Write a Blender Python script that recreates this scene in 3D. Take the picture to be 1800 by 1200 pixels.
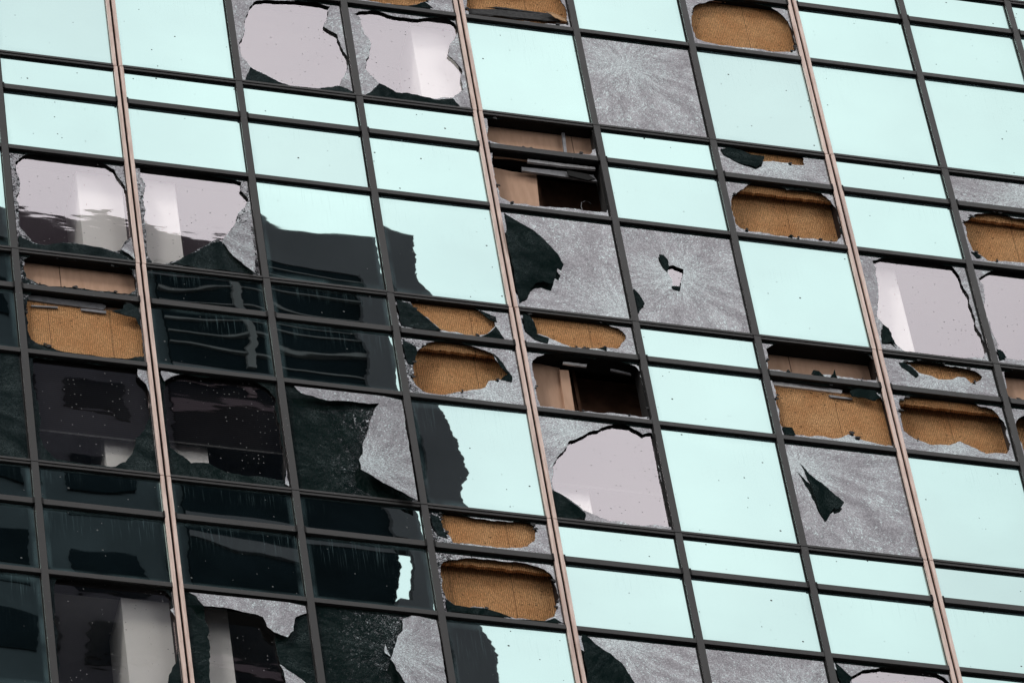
import bpy, bmesh, math, random
from mathutils import Matrix, Vector
from mathutils.geometry import tessellate_polygon
for o in list(bpy.data.objects): bpy.data.objects.remove(o)
# ------------------------------------------------------------------ measured tables (metres on the facade: x along it, z above the street)
CAM_LOC=(-13.04211,-48.62552,1.60536)
CAM_ROT=[[0.9669353,-0.112365,-0.2289329],[-0.2292996,-0.7759622,-0.587626],[-0.1116147,0.6206906,-0.7760705]]
HOLES={(0,1,'T'):[[(0.115,68.248),(0.239,68.411),(0.517,68.477),(0.863,68.496),(1.136,68.468),(1.312,68.345),(1.388,68.124),(1.444,67.93),(1.438,67.596),(1.444,67.229),(1.455,67.121),(1.425,67.024),(1.324,66.877),(1.282,66.76),(1.2,66.727),(1.067,66.774),(0.865,66.791),(0.593,66.783),(0.385,66.692),(0.251,66.711),(0.169,66.84),(0.088,67.007),(0.103,67.266),(0.086,67.556),(0.155,67.847),(0.117,68.081)]],
(1,1,'T'):[[(1.63,68.452),(2.015,68.509),(2.429,68.477),(2.749,68.427),(2.874,68.395),(2.838,68.238),(2.928,68.069),(2.815,67.824),(2.681,67.465),(2.611,67.305),(2.53,67.161),(2.488,67.208),(2.327,67.049),(2.017,66.735),(1.85,66.62),(1.643,66.593),(1.603,66.821),(1.611,67.078),(1.615,67.299),(1.644,67.599),(1.63,67.818),(1.684,68.089),(1.628,68.264)]],
(2,0,'T'):[[(3.276,72.046),(3.374,72.207),(3.523,72.258),(3.915,72.321),(4.158,72.344),(4.322,72.286),(4.284,72.137),(4.203,71.84),(4.352,71.711),(4.387,71.44),(4.446,71.135),(4.365,70.843),(4.292,70.624),(4.012,70.505),(3.7,70.472),(3.517,70.544),(3.36,70.657),(3.247,70.724),(3.178,70.796),(3.087,71.013),(3.093,71.29),(3.178,71.585)]],
(3,0,'T'):[[(4.615,72.187),(4.682,72.253),(4.908,72.329),(5.119,72.253),(5.385,72.248),(5.636,72.321),(5.813,72.378),(5.912,72.278),(5.94,72.082),(5.797,71.772),(5.75,71.563),(5.902,71.296),(5.865,71.071),(5.878,70.857),(5.725,70.668),(5.478,70.599),(5.266,70.634),(5.002,70.628),(4.801,70.775),(4.74,70.88),(4.65,71.059),(4.739,71.354),(4.778,71.561),(4.696,71.903),(4.691,72.142)]],
(3,0,'M'):[[(4.806,72.773),(4.806,72.53),(5.046,72.5),(5.29,72.503),(5.468,72.569),(5.574,72.652),(5.862,72.835),(5.88,73.002)]],
(4,0,'M'):[[(6.172,73.064),(6.122,72.48),(6.385,72.462),(6.68,72.475),(7.126,72.508),(7.429,72.572),(7.436,72.866),(7.393,73.004),(7.379,73.075),(7.372,73.32)]],
(6,0,'M'):[[(9.09,73.046),(9.137,73.262),(9.237,73.386),(9.4,73.482),(9.799,73.546),(10.173,73.521),(10.287,73.442),(10.386,73.257),(10.439,73.021),(10.433,72.734),(10.334,72.57),(10.028,72.527),(9.654,72.531),(9.379,72.523),(9.209,72.553),(9.104,72.6),(9.076,72.757)]],
(4,1,'S'):[[(6.11,70.328),(6.08,69.864),(6.372,69.806),(6.731,69.8),(7.091,69.801),(7.359,69.827),(7.477,70.005),(7.478,70.297),(7.426,70.365),(6.92,70.381),(6.436,70.362)]],
(4,1,'M'):[[(6.358,69.687),(6.717,69.681),(7.415,69.703),(7.462,69.597),(7.484,69.294),(7.463,68.756),(7.429,68.674),(7.141,68.656),(6.713,68.649),(6.237,68.633),(6.105,68.721),(6.08,69.02),(6.079,69.325),(6.114,69.639)]],
(6,1,'S'):[[(9.226,70.379),(9.713,70.37),(9.86,70.368),(10.153,70.359),(10.148,70.163),(9.998,70.141),(9.756,70.164),(9.629,70.131),(9.555,70.124),(9.333,70.275)]],
(6,1,'M'):[[(9.097,69.3),(9.216,69.458),(9.417,69.67),(9.614,69.689),(9.844,69.599),(10.042,69.618),(10.284,69.607),(10.385,69.472),(10.443,69.214),(10.425,68.943),(10.457,68.911),(10.407,68.749),(10.33,68.64),(10.183,68.631),(9.773,68.629),(9.462,68.645),(9.22,68.637),(9.107,68.692),(9.069,68.76),(9.065,68.988)]],
(8,1,'M'):[[(12.083,69.375),(12.262,69.564),(12.55,69.658),(12.784,69.587),(13.081,69.585),(13.268,69.524),(13.342,69.384),(13.321,68.996),(13.125,68.729),(12.747,68.678),(12.273,68.627),(12.214,68.711),(12.108,68.805),(12.085,69.03),(12.1,69.263)]],
(7,1,'T'):[[(10.742,68.339),(10.877,68.421),(11.108,68.502),(11.374,68.495),(11.612,68.464),(11.775,68.419),(11.839,68.223),(11.868,67.965),(11.884,67.631),(11.881,67.259),(11.946,66.938),(11.964,66.831),(11.881,66.632),(11.687,66.616),(11.536,66.57),(11.299,66.583),(11.062,66.595),(10.871,66.597),(10.791,66.693),(10.73,66.902),(10.668,67.112),(10.63,67.179),(10.667,67.482),(10.74,67.869),(10.771,68.212)]],
(8,1,'T'):[[(12.083,68.231),(12.172,68.323),(12.317,68.456),(12.539,68.468),(12.832,68.466),(13.068,68.415),(12.905,66.706),(12.275,66.685),(12.179,66.686),(12.161,66.793),(12.091,66.872),(12.073,67.257),(12.069,67.442),(12.072,67.741),(12.126,68.126)]],
(0,2,'S'):[[(0.106,66.358),(0.19,66.446),(0.505,66.451),(1.001,66.454),(1.294,66.455),(1.403,66.403),(1.435,66.211),(1.41,66.027),(1.325,65.939),(1.011,65.935),(0.787,65.94),(0.561,65.923),(0.249,65.936),(0.12,66.019),(0.096,66.176)]],
(0,2,'M'):[[(0.12,65.645),(0.16,65.752),(0.463,65.78),(0.798,65.77),(1.132,65.743),(1.357,65.749),(1.427,65.637),(1.418,65.351),(1.431,65.071),(1.41,64.787),(1.239,64.721),(0.794,64.711),(0.397,64.727),(0.202,64.796),(0.107,64.867),(0.073,65.036),(0.081,65.354)]],
(0,2,'T'):[[(0.108,64.518),(0.165,64.546),(0.607,64.555),(0.961,64.549),(1.34,64.582),(1.32,64.457),(1.428,64.268),(1.455,64.03),(1.426,63.784),(1.352,63.532),(1.213,63.269),(1.135,62.951),(1.061,62.82),(0.922,62.712),(0.857,62.708),(0.574,62.703),(0.272,62.735),(0.211,62.792),(0.134,62.947),(0.091,63.142),(0.128,63.386),(0.098,63.791),(0.074,64.131)]],
(1,2,'T'):[[(1.636,64.374),(1.721,64.476),(1.849,64.551),(2.069,64.521),(2.252,64.57),(2.498,64.579),(2.72,64.56),(2.845,64.449),(2.932,64.291),(2.918,64.011),(2.939,63.739),(2.939,63.362),(2.945,63.057),(2.901,62.813),(2.747,62.821),(2.572,62.825),(2.243,62.836),(2.034,62.969),(1.834,62.935),(1.734,63.053),(1.692,63.08),(1.611,63.168),(1.595,63.54),(1.599,63.883)]],
(3,2,'S'):[[(4.725,66.441),(4.832,66.479),(5.177,66.47),(5.523,66.461),(5.605,66.368),(5.754,66.25),(5.741,66.14),(5.63,65.975),(5.462,65.909),(5.259,65.944),(5.075,65.946),(4.974,66.072),(4.852,66.23),(4.747,66.319)]],
(3,2,'M'):[[(4.729,65.49),(4.861,65.657),(5.006,65.726),(5.283,65.751),(5.461,65.693),(5.657,65.604),(5.724,65.384),(5.801,65.256),(5.695,65.131),(5.539,65.067),(5.492,64.953),(5.18,64.81),(4.966,64.719),(4.762,64.718),(4.66,64.823),(4.619,64.974),(4.656,65.228)]],
(4,2,'S'):[[(6.192,66.439),(6.451,66.468),(6.844,66.45),(7.145,66.432),(7.279,66.384),(7.356,66.252),(7.317,66.137),(7.216,65.982),(7.089,65.987),(6.847,65.908),(6.661,65.903),(6.507,65.972),(6.388,66.041),(6.243,66.087),(6.234,66.302)]],
(4,2,'M'):[[(6.115,65.49),(6.191,65.646),(6.317,65.733),(6.597,65.755),(6.895,65.737),(7.199,65.756),(7.398,65.684),(7.455,65.586),(7.455,65.23),(7.459,64.735),(7.252,64.734),(7.068,64.737),(6.745,64.716),(6.468,64.703),(6.126,64.713),(6.102,64.991),(6.113,65.276)]],
(4,2,'T'):[[(6.144,63.62),(6.189,63.714),(6.264,63.865),(6.422,64.135),(6.649,64.314),(6.898,64.48),(7.116,64.57),(7.24,64.469),(7.322,64.396),(7.433,64.45),(7.461,64.315),(7.449,64.051),(7.444,63.756),(7.448,63.447),(7.439,63.205),(7.438,62.864),(7.454,62.731),(7.265,62.75),(6.988,62.705),(6.767,62.735),(6.55,62.801),(6.423,62.865),(6.326,62.984),(6.205,63.1),(6.1,63.168),(6.116,63.393)]],
(5,1,'T'):[[(8.066,67.724),(8.143,67.765),(8.265,67.706),(8.238,67.589),(8.183,67.364),(8.076,67.355),(8.091,67.469),(8.063,67.612)]],
(6,2,'S'):[[(9.098,66.314),(9.287,66.475),(9.618,66.481),(10.091,66.475),(10.372,66.452),(10.449,66.339),(10.45,66.121),(10.412,65.951),(10.174,65.945),(9.916,65.953),(9.677,65.929),(9.322,65.92),(9.065,65.928)]],
(6,2,'M'):[[(9.089,65.77),(9.391,65.752),(9.979,65.748),(10.07,65.728),(10.334,65.757),(10.41,65.645),(10.447,65.436),(10.456,64.974),(10.427,64.721),(10.24,64.725),(10.059,64.764),(9.935,64.866),(9.753,64.746),(9.424,64.725),(9.215,64.724),(9.081,64.842),(9.094,65.163),(9.094,65.484)]],
(7,2,'S'):[[(10.809,66.36),(11.037,66.444),(11.274,66.432),(11.507,66.401),(11.716,66.365),(11.795,66.27),(11.758,66.191),(11.625,66.113),(11.57,66.212),(11.475,66.213),(11.392,66.144),(11.22,66.113),(11.135,66.171),(10.997,66.2),(10.899,66.328)]],
(7,2,'M'):[[(10.635,65.577),(10.747,65.686),(10.924,65.753),(11.163,65.77),(11.4,65.765),(11.589,65.763),(11.647,65.683),(11.809,65.657),(11.878,65.507),(11.937,65.303),(11.916,64.978),(11.854,64.825),(11.586,64.779),(11.481,64.85),(11.287,64.958),(11.154,64.864),(10.912,64.823),(10.715,64.913),(10.606,65.036),(10.612,65.286)]],
(8,2,'S'):[[(12.095,66.415),(12.235,66.458),(12.476,66.464),(12.956,66.458),(12.909,65.941),(12.21,65.908),(12.035,65.931)]],
(8,2,'M'):[[(12.085,65.472),(12.203,65.6),(12.442,65.606),(12.915,65.58),(12.824,64.957),(12.317,64.905),(12.079,64.9),(12.057,65.109)]],
(3,3,'S'):[[(4.684,62.506),(4.778,62.556),(4.954,62.535),(5.195,62.508),(5.53,62.513),(5.669,62.553),(5.775,62.503),(5.795,62.389),(5.763,62.216),(5.66,62.098),(5.477,62.052),(5.364,62.033),(5.142,62.03),(4.92,62.027),(4.787,62.021),(4.719,62.21),(4.685,62.305)]],
(3,3,'M'):[[(4.583,61.557),(4.638,61.665),(4.799,61.724),(5.005,61.791),(5.226,61.794),(5.448,61.797),(5.559,61.799),(5.688,61.77),(5.816,61.724),(5.901,61.606),(5.922,61.411),(5.905,61.178),(5.828,60.904),(5.707,60.813),(5.553,60.811),(5.376,60.799),(5.313,60.822),(5.12,60.856),(5.02,60.938),(4.797,60.903),(4.689,60.918),(4.592,61.033),(4.573,61.259)]],
(0,3,'T'):[[(0.137,60.64),(0.464,60.709),(0.869,60.71),(1.209,60.684),(1.356,60.643),(1.422,60.525),(1.409,60.362),(1.451,60.208),(1.453,59.953),(1.435,59.728),(1.405,59.471),(1.29,59.201),(1.26,58.946),(0.065,58.763),(0.082,59.202),(0.071,59.514),(0.079,59.99)]],
(1,3,'T'):[[(1.78,60.453),(2.048,60.464),(2.259,60.417),(2.365,60.412),(2.447,60.367),(2.477,60.211),(2.552,60.095),(2.546,59.902),(2.572,59.589),(2.603,59.341),(2.578,59.18),(1.718,59.017),(1.752,59.304),(1.785,59.593),(1.779,59.909),(1.808,60.009),(1.775,60.26)]],
(6,3,'T'):[[(9.23,60.411),(9.397,60.551),(9.635,60.636),(9.821,60.682),(10.044,60.667),(10.264,60.636),(10.365,60.57),(10.433,60.434),(10.431,60.158),(10.343,59.501),(9.432,59.365),(9.12,59.637)]]}
DARK={(0,1,'T'):[[(0.077,66.823),(0.25,66.696),(0.384,66.685),(0.593,66.775),(0.865,66.783),(1.067,66.763),(1.199,66.716),(1.288,66.689),(1.414,66.55),(0.085,66.571)]],
(0,2,'M'):[[(1.098,65.576),(1.237,65.645),(1.254,65.73),(1.336,65.77),(1.427,65.637),(1.431,65.283),(1.373,65.503),(1.251,65.526)]],
(0,2,'S'):[[(0.527,65.906),(0.563,65.948),(0.606,65.913),(0.581,65.873)],[(0.762,65.914),(0.799,65.956),(0.84,65.903)],[(0.081,66.12),(0.115,66.126),(0.122,66.056),(0.088,66.049)]],
(6,2,'S'):[[(9.601,65.926),(9.642,66.013),(9.712,66.004),(9.757,65.918)],[(9.84,65.922),(9.911,66.075),(9.925,65.919)],[(9.286,65.913),(9.324,65.963),(9.349,65.91)]],
(6,1,'M'):[[(9.712,68.625),(9.751,68.678),(9.791,68.67),(9.771,68.621)],[(10.407,68.902),(10.46,68.931),(10.434,68.811)]],
(1,1,'T'):[[(2.532,67.179),(2.575,67.005),(2.658,66.911),(2.896,66.61),(2.325,66.593),(1.872,66.617),(2.068,66.8),(2.314,67.028),(2.436,67.125)]],
(2,0,'T'):[[(3.181,70.777),(3.247,70.724),(3.36,70.657),(3.517,70.544),(3.7,70.472),(4.012,70.505),(4.26,70.614),(4.376,70.579),(4.486,70.484),(3.696,70.433),(3.224,70.453),(3.08,70.424)]],
(3,0,'T'):[[(4.801,70.775),(4.87,70.742),(5.002,70.628),(5.266,70.634),(5.476,70.579),(5.723,70.648),(5.792,70.506),(5.609,70.485),(5.129,70.47),(4.594,70.49),(4.716,70.64)]],
(3,0,'M'):[[(5.07,72.497),(5.29,72.503),(5.468,72.569),(5.574,72.652),(5.671,72.53),(5.46,72.498)]],
(6,1,'S'):[[(9.09,70.286),(9.194,70.326),(9.339,70.315),(9.475,70.245),(9.645,70.239),(9.6,70.094),(9.512,69.991),(9.299,70.035),(9.121,70.155)]],
(8,1,'M'):[[(12.08,68.78),(12.214,68.711),(12.132,68.657)]],
(7,1,'T'):[[(10.674,67.076),(10.736,67.013),(10.754,66.833),(10.788,66.674),(10.73,66.755),(10.601,66.695)]],
(8,1,'T'):[[(12.075,66.851),(12.143,66.826),(12.17,66.703),(12.073,66.63)]],
(3,2,'S'):[[(4.586,66.434),(4.719,66.386),(4.852,66.23),(4.974,66.072),(5.075,65.946),(4.843,65.922),(4.582,65.946)],[(5.588,66.419),(5.774,66.326),(5.779,66.226),(5.706,66.242)],[(5.555,65.918),(5.643,65.985),(5.753,66.142),(5.832,65.922),(5.692,65.907)]],
(3,2,'M'):[[(4.577,65.677),(4.725,65.561),(4.725,65.454),(4.656,65.228),(4.589,65.234),(4.57,65.497)],[(5.659,65.622),(5.756,65.461),(5.844,65.228),(5.83,65.112),(5.695,65.131),(5.801,65.256),(5.724,65.384)]],
(4,2,'S'):[[(6.111,66.442),(6.191,66.432),(6.241,66.303),(6.248,66.087),(6.387,66.033),(6.364,65.936),(6.207,65.972),(6.11,66.135)],[(6.98,65.95),(7.091,66.002),(7.081,65.921)]],
(4,2,'T'):[[(6.084,63.182),(6.205,63.1),(6.324,62.967),(6.431,62.832),(6.416,62.711),(6.066,62.697)]],
(5,1,'T'):[[(7.99,67.952),(8.048,67.945),(8.089,67.859),(8.088,67.747),(8.051,67.61),(8.005,67.713)],[(8.067,67.342),(8.182,67.356),(8.159,67.27),(8.078,67.281)],[(7.573,67.206),(7.678,66.931),(7.567,66.709)]],
(4,1,'T'):[[(6.111,68.411),(6.233,68.293),(6.352,68.203),(6.52,68.029),(6.638,67.828),(6.707,67.673),(6.747,67.514),(6.703,67.395),(6.66,67.423),(6.615,67.249),(6.568,67.102),(6.449,67.135),(6.362,67.091),(6.275,66.947),(6.208,66.77),(6.1,66.64),(6.091,66.968),(6.096,67.614)]],
(6,2,'M'):[[(10.04,65.687),(10.168,65.753),(10.358,65.761),(10.414,65.638),(10.324,65.551),(10.189,65.588),(10.048,65.588)],[(9.082,64.849),(9.199,64.855),(9.226,64.718),(9.085,64.708)]],
(6,2,'T'):[[(9.193,64.194),(9.282,64.017),(9.421,63.867),(9.524,63.711),(9.639,63.557),(9.59,63.463),(9.511,63.398),(9.506,63.442),(9.409,63.261),(9.347,63.154),(9.308,63.347),(9.284,63.722)]],
(7,2,'S'):[[(10.763,66.366),(10.833,66.36),(10.918,66.295),(10.979,66.161),(10.933,66.098),(10.856,66.212),(10.783,66.271)]],
(3,3,'S'):[[(4.571,62.488),(4.668,62.464),(4.7,62.341),(4.733,62.096),(4.622,62.128),(4.572,62.287)]],
(3,3,'M'):[[(4.59,61.016),(4.69,60.925),(5.018,60.928),(5.23,60.864),(5.334,60.809),(4.588,60.788)],[(5.331,60.786),(5.553,60.811),(5.707,60.813),(5.837,60.889),(5.948,60.809),(5.328,60.759)]],
(4,3,'T'):[[(6.121,60.69),(6.264,60.517),(6.423,60.38),(6.536,60.237),(6.6,60.053),(6.651,59.853),(6.673,59.267),(6.141,59.187),(6.085,59.782),(6.105,60.298)]],
(6,3,'T'):[[(9.076,60.648),(9.168,60.515),(9.241,60.413),(9.19,60.227),(9.101,60.084),(9.078,60.371)]]}
LIGHT={(1,1,'T'):[[(2.64,67.384),(2.866,67.611),(2.905,67.804),(2.926,66.961),(2.886,66.633),(2.658,66.903),(2.589,67.044),(2.543,67.174)]],
(0,1,'T'):[[(1.29,66.78),(1.347,66.882),(1.436,67.015),(1.459,66.612)]],
(0,2,'T'):[[(1.329,64.58),(1.441,64.59),(1.458,64.377),(1.446,64.063),(1.417,64.266),(1.32,64.457)],[(0.079,64.575),(0.178,64.579),(0.153,64.533)]],
(1,2,'T'):[[(1.605,64.56),(1.872,64.562),(1.721,64.476),(1.632,64.38)],[(2.945,63.057),(2.962,62.705),(2.906,62.746)]],
(2,2,'T'):[[(3.17,64.576),(3.799,64.576),(4.455,64.594),(4.447,63.863),(4.445,63.519),(4.451,62.72),(4.234,62.869),(3.924,63.105),(3.831,63.174),(3.825,63.344),(3.881,63.456),(3.916,63.702),(4.019,64.065),(4.167,64.421),(3.827,64.396),(3.554,64.365),(3.38,64.422),(3.248,64.451)]],
(0,3,'T'):[[(1.391,60.321),(1.454,60.385),(1.44,60.207)]],
(1,3,'T'):[[(1.605,60.69),(2.002,60.689),(2.388,60.68),(2.713,60.693),(2.97,60.676),(2.955,60.512),(2.818,60.426),(2.776,60.194),(2.7,60.07),(2.555,60.127),(2.477,60.211),(2.447,60.367),(2.365,60.405),(2.259,60.417),(2.005,60.467),(1.79,60.455),(1.717,60.604)],[(2.561,59.587),(2.709,59.452),(2.844,59.299),(2.893,59.134),(2.57,59.085),(2.603,59.341)]],
(2,3,'T'):[[(4.055,60.59),(4.184,60.682),(4.468,60.688),(4.483,60.528),(4.452,59.531),(4.43,58.929),(4.147,58.886),(3.993,59.46),(3.892,59.73),(3.842,59.882),(3.956,60.252),(4.035,60.393)],[(3.803,60.131),(3.846,59.914),(3.787,59.969)]]}
CRAZED=[(5,0,'T'),(4,1,'T'),(5,1,'T'),(8,1,'S'),(-1,1,'M'),(-1,2,'T'),(2,2,'T'),(6,2,'T'),(2,3,'T'),(4,3,'T'),(5,3,'T')]
BITS={'strip_a':([(0.133,65.726),(0.157,65.756),(0.469,65.753),(1.006,65.745),(1.049,65.717),(1.01,65.639),(0.462,65.645),(0.129,65.662)],0.085),
'strip_a2':([(0.155,65.561),(0.469,65.594),(0.467,65.565),(0.154,65.539)],0.08),
'strip_a3':([(0.738,65.608),(1.041,65.617),(1.037,65.567),(0.747,65.57)],0.08),
'board_d':([(6.152,69.797),(6.395,69.826),(7.451,69.822),(7.448,69.706),(6.571,69.657),(6.376,69.668),(6.146,69.642)],0.13),
'strip_b':([(6.56,69.64),(7.01,69.636),(7.418,69.639),(7.413,69.596),(7.003,69.581),(6.553,69.585)],0.09),
'strip_b2':([(6.474,69.501),(7.051,69.518),(7.385,69.507),(7.418,69.387),(7.061,69.405),(6.477,69.425)],0.12),
'strip_b3':([(7.037,69.49),(7.298,69.464),(7.384,69.389),(7.282,69.338),(7.049,69.389)],0.08),
'strip_c':([(6.544,65.726),(6.683,65.726),(6.833,65.724),(6.823,65.679),(6.677,65.678),(6.539,65.686)],0.13),
'strip_c2':([(7.119,65.696),(7.346,65.654),(7.365,65.622),(7.115,65.66)],0.13),
'strip_d':([(9.11,65.758),(9.521,65.76),(9.97,65.742),(9.95,65.677),(9.509,65.686),(9.099,65.685)],0.085),
'strip_d2':([(9.779,65.612),(10.071,65.599),(10.067,65.573),(9.796,65.572)],0.08),
'felt':([(6.162,72.833),(6.516,72.835),(6.738,72.845),(6.963,72.868),(7.198,72.856),(7.329,72.713),(7.344,72.655),(6.709,72.595),(6.136,72.596)],0.11),
'torn':([(7.127,72.797),(7.299,72.809),(7.381,72.753),(7.462,72.745),(7.423,72.615),(7.326,72.607),(7.254,72.616),(7.214,72.718)],0.06),
'stud_a':([(7.08,70.318),(7.12,70.325),(7.099,69.913),(7.084,69.698),(7.055,69.692),(7.062,69.906)],0.12),
'post_c':([(6.506,65.652),(6.618,65.658),(6.601,64.916),(6.595,64.774),(6.494,64.756),(6.483,64.895)],0.2),
'board_c':([(6.094,65.8),(6.526,65.734),(6.524,64.775),(6.057,64.694)],0.24),
'board_b':([(6.115,69.536),(6.372,69.49),(6.678,69.485),(6.635,68.684),(6.28,68.692),(6.051,68.761)],0.2),
'toplip':([(9.432,73.61),(10.213,73.701),(10.207,73.658),(9.823,73.618),(9.424,73.551)],0.1),
'crumb':([(5.732,62.495),(5.78,62.519),(5.781,62.469),(5.749,62.447)],0.2)}
CABLE=[(7.158,68.738),(7.15,68.85),(7.173,68.957),(7.228,69.017),(7.278,69.031),(7.311,69.014)]
BLINDS={0: 63.373,1: 63.431,4: 63.45}
CENTRE={(5,0,'T'): (8.058,71.818),(4,1,'T'): (7.363,66.745),(5,1,'T'): (8.177,67.559),(6,2,'T'): (9.169,64.172),(2,2,'T'): (3.858,63.111),(4,2,'T'): (6.486,64.286),(8,1,'S'): (12.906,69.998),(3,0,'T'): (5.116,71.511),(2,0,'T'): (3.793,71.237),(2,3,'T'): (3.871,59.95),(4,3,'T'): (6.556,60.563),(5,3,'T'): (8.518,59.898),(7,2,'M'): (11.257,64.847),(6,2,'M'): (9.928,64.671),(3,2,'M'): (5.527,64.854)}
INSTOP={(0,2,'M'): 65.661,(6,2,'M'): 65.687}
VISIBLE=[(-1,1,'T'),(-1,2,'S'),(-1,2,'M'),(-1,2,'T'),(-1,3,'S'),(-1,3,'M'),(-1,3,'T'),(0,0,'T'),(0,1,'S'),(0,1,'M'),(0,1,'T'),(0,2,'S'),(0,2,'M'),(0,2,'T'),(0,3,'S'),(0,3,'M'),(0,3,'T'),(1,0,'T'),(1,1,'S'),(1,1,'M'),(1,1,'T'),(1,2,'S'),(1,2,'M'),(1,2,'T'),(1,3,'S'),(1,3,'M'),(1,3,'T'),(2,0,'M'),(2,0,'T'),(2,1,'S'),(2,1,'M'),(2,1,'T'),(2,2,'S'),(2,2,'M'),(2,2,'T'),(2,3,'S'),(2,3,'M'),(2,3,'T'),(3,0,'M'),(3,0,'T'),(3,1,'S'),(3,1,'M'),(3,1,'T'),(3,2,'S'),(3,2,'M'),(3,2,'T'),(3,3,'S'),(3,3,'M'),(3,3,'T'),(4,0,'M'),(4,0,'T'),(4,1,'S'),(4,1,'M'),(4,1,'T'),(4,2,'S'),(4,2,'M'),(4,2,'T'),(4,3,'S'),(4,3,'M'),(4,3,'T'),(5,0,'M'),(5,0,'T'),(5,1,'S'),(5,1,'M'),(5,1,'T'),(5,2,'S'),(5,2,'M'),(5,2,'T'),(5,3,'S'),(5,3,'M'),(5,3,'T'),(6,0,'S'),(6,0,'M'),(6,0,'T'),(6,1,'S'),(6,1,'M'),(6,1,'T'),(6,2,'S'),(6,2,'M'),(6,2,'T'),(6,3,'S'),(6,3,'M'),(6,3,'T'),(7,0,'S'),(7,0,'M'),(7,0,'T'),(7,1,'S'),(7,1,'M'),(7,1,'T'),(7,2,'S'),(7,2,'M'),(7,2,'T'),(7,3,'S'),(7,3,'M'),(7,3,'T'),(8,-1,'T'),(8,0,'S'),(8,0,'M'),(8,0,'T'),(8,1,'S'),(8,1,'M'),(8,1,'T'),(8,2,'S'),(8,2,'M'),(9,-1,'T'),(9,0,'S'),(9,0,'M')]
ZO = 74.3          # height of floor joint 0 above the street
BAY, FLOOR = 1.5, 3.9
GY = .045          # glass set back from the mullion fronts
FRAC = {'S': (0, .69), 'M': (.69, 1.893), 'T': (1.893, 3.9)}
SKY = 2.22
sc = bpy.context.scene
# ------------------------------------------------------------------ camera
cd = bpy.data.cameras.new('camera'); cam = bpy.data.objects.new('camera', cd); sc.collection.objects.link(cam)
m = Matrix([list(r) for r in CAM_ROT]).to_4x4(); m.translation = Vector(CAM_LOC); cam.matrix_world = m
cd.sensor_width = 36; cd.lens = 12384.4 / 1800 * 36; cd.clip_start = .5; cd.clip_end = 4000
sc.camera = cam
# ------------------------------------------------------------------ sky: bright overcast over a Nishita sky
wd = bpy.data.worlds.new('World'); sc.world = wd; wd.use_nodes = True
nt = wd.node_tree; nt.nodes.clear()
def wn(t, **k):
    n = nt.nodes.new(t)
    for a, b in k.items(): setattr(n, a, b)
    return n
SE, SR = math.radians(52), math.radians(215)
sky = wn('ShaderNodeTexSky', sky_type='NISHITA', sun_disc=False, sun_elevation=SE, sun_rotation=SR)
b1 = wn('ShaderNodeBackground'); b1.inputs[1].default_value = .1; nt.links.new(sky.outputs[0], b1.inputs[0])
tc = wn('ShaderNodeTexCoord'); nz = wn('ShaderNodeTexNoise'); nz.inputs['Scale'].default_value = 3.2; nz.inputs['Detail'].default_value = 4; nz.inputs['Roughness'].default_value = .45
nt.links.new(tc.outputs['Generated'], nz.inputs['Vector'])
nz2 = wn('ShaderNodeTexNoise'); nz2.inputs['Scale'].default_value = 22; nz2.inputs['Detail'].default_value = 3; nt.links.new(tc.outputs['Generated'], nz2.inputs['Vector'])
nm = wn('ShaderNodeMix'); nm.inputs[0].default_value = .5; nt.links.new(nz.outputs[0], nm.inputs[2]); nt.links.new(nz2.outputs[0], nm.inputs[3])
rp = wn('ShaderNodeValToRGB'); rp.color_ramp.elements[0].position = .3; rp.color_ramp.elements[1].position = .7
rp.color_ramp.elements[0].color = (.88, .88, .9, 1); rp.color_ramp.elements[1].color = (1.1, 1.09, 1.08, 1)
nt.links.new(nm.outputs[0], rp.inputs[0])
b2 = wn('ShaderNodeBackground'); b2.inputs[1].default_value = SKY; vd = wn('ShaderNodeVectorMath', operation='DOT_PRODUCT'); vd.inputs[1].default_value = (.2115, -.579, .787); nt.links.new(tc.outputs['Generated'], vd.inputs[0])
mr = wn('ShaderNodeMapRange', interpolation_type='SMOOTHSTEP'); mr.inputs[1].default_value = .988; mr.inputs[2].default_value = 1; mr.inputs[3].default_value = .78; mr.inputs[4].default_value = 1.07
nt.links.new(vd.outputs['Value'], mr.inputs[0])
sv = wn('ShaderNodeVectorMath', operation='SCALE'); nt.links.new(rp.outputs[0], sv.inputs[0]); nt.links.new(mr.outputs[0], sv.inputs['Scale'])
nt.links.new(sv.outputs[0], b2.inputs[0])
mx = wn('ShaderNodeMixShader'); mx.inputs[0].default_value = .93
nt.links.new(b1.outputs[0], mx.inputs[1]); nt.links.new(b2.outputs[0], mx.inputs[2])
wo = wn('ShaderNodeOutputWorld'); nt.links.new(mx.outputs[0], wo.inputs[0])
# ------------------------------------------------------------------ sun, very soft behind the cloud
sl = bpy.data.lights.new('sun', 'SUN'); sl.energy = 1.25; sl.angle = math.radians(12); sl.color = (1, .97, .92)
so = bpy.data.objects.new('sun', sl); sc.collection.objects.link(so)
sd = Vector((-.62, -.55, .9)).normalized(); so.rotation_euler = sd.to_track_quat('Z', 'Y').to_euler(); so.location = (0, -60, 150)
sc.view_settings.view_transform = 'Standard'; sc.view_settings.look = 'None'; sc.view_settings.exposure = 0; sc.view_settings.gamma = 1
sc.cycles.max_bounces = 10; sc.cycles.transparent_max_bounces = 12

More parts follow.
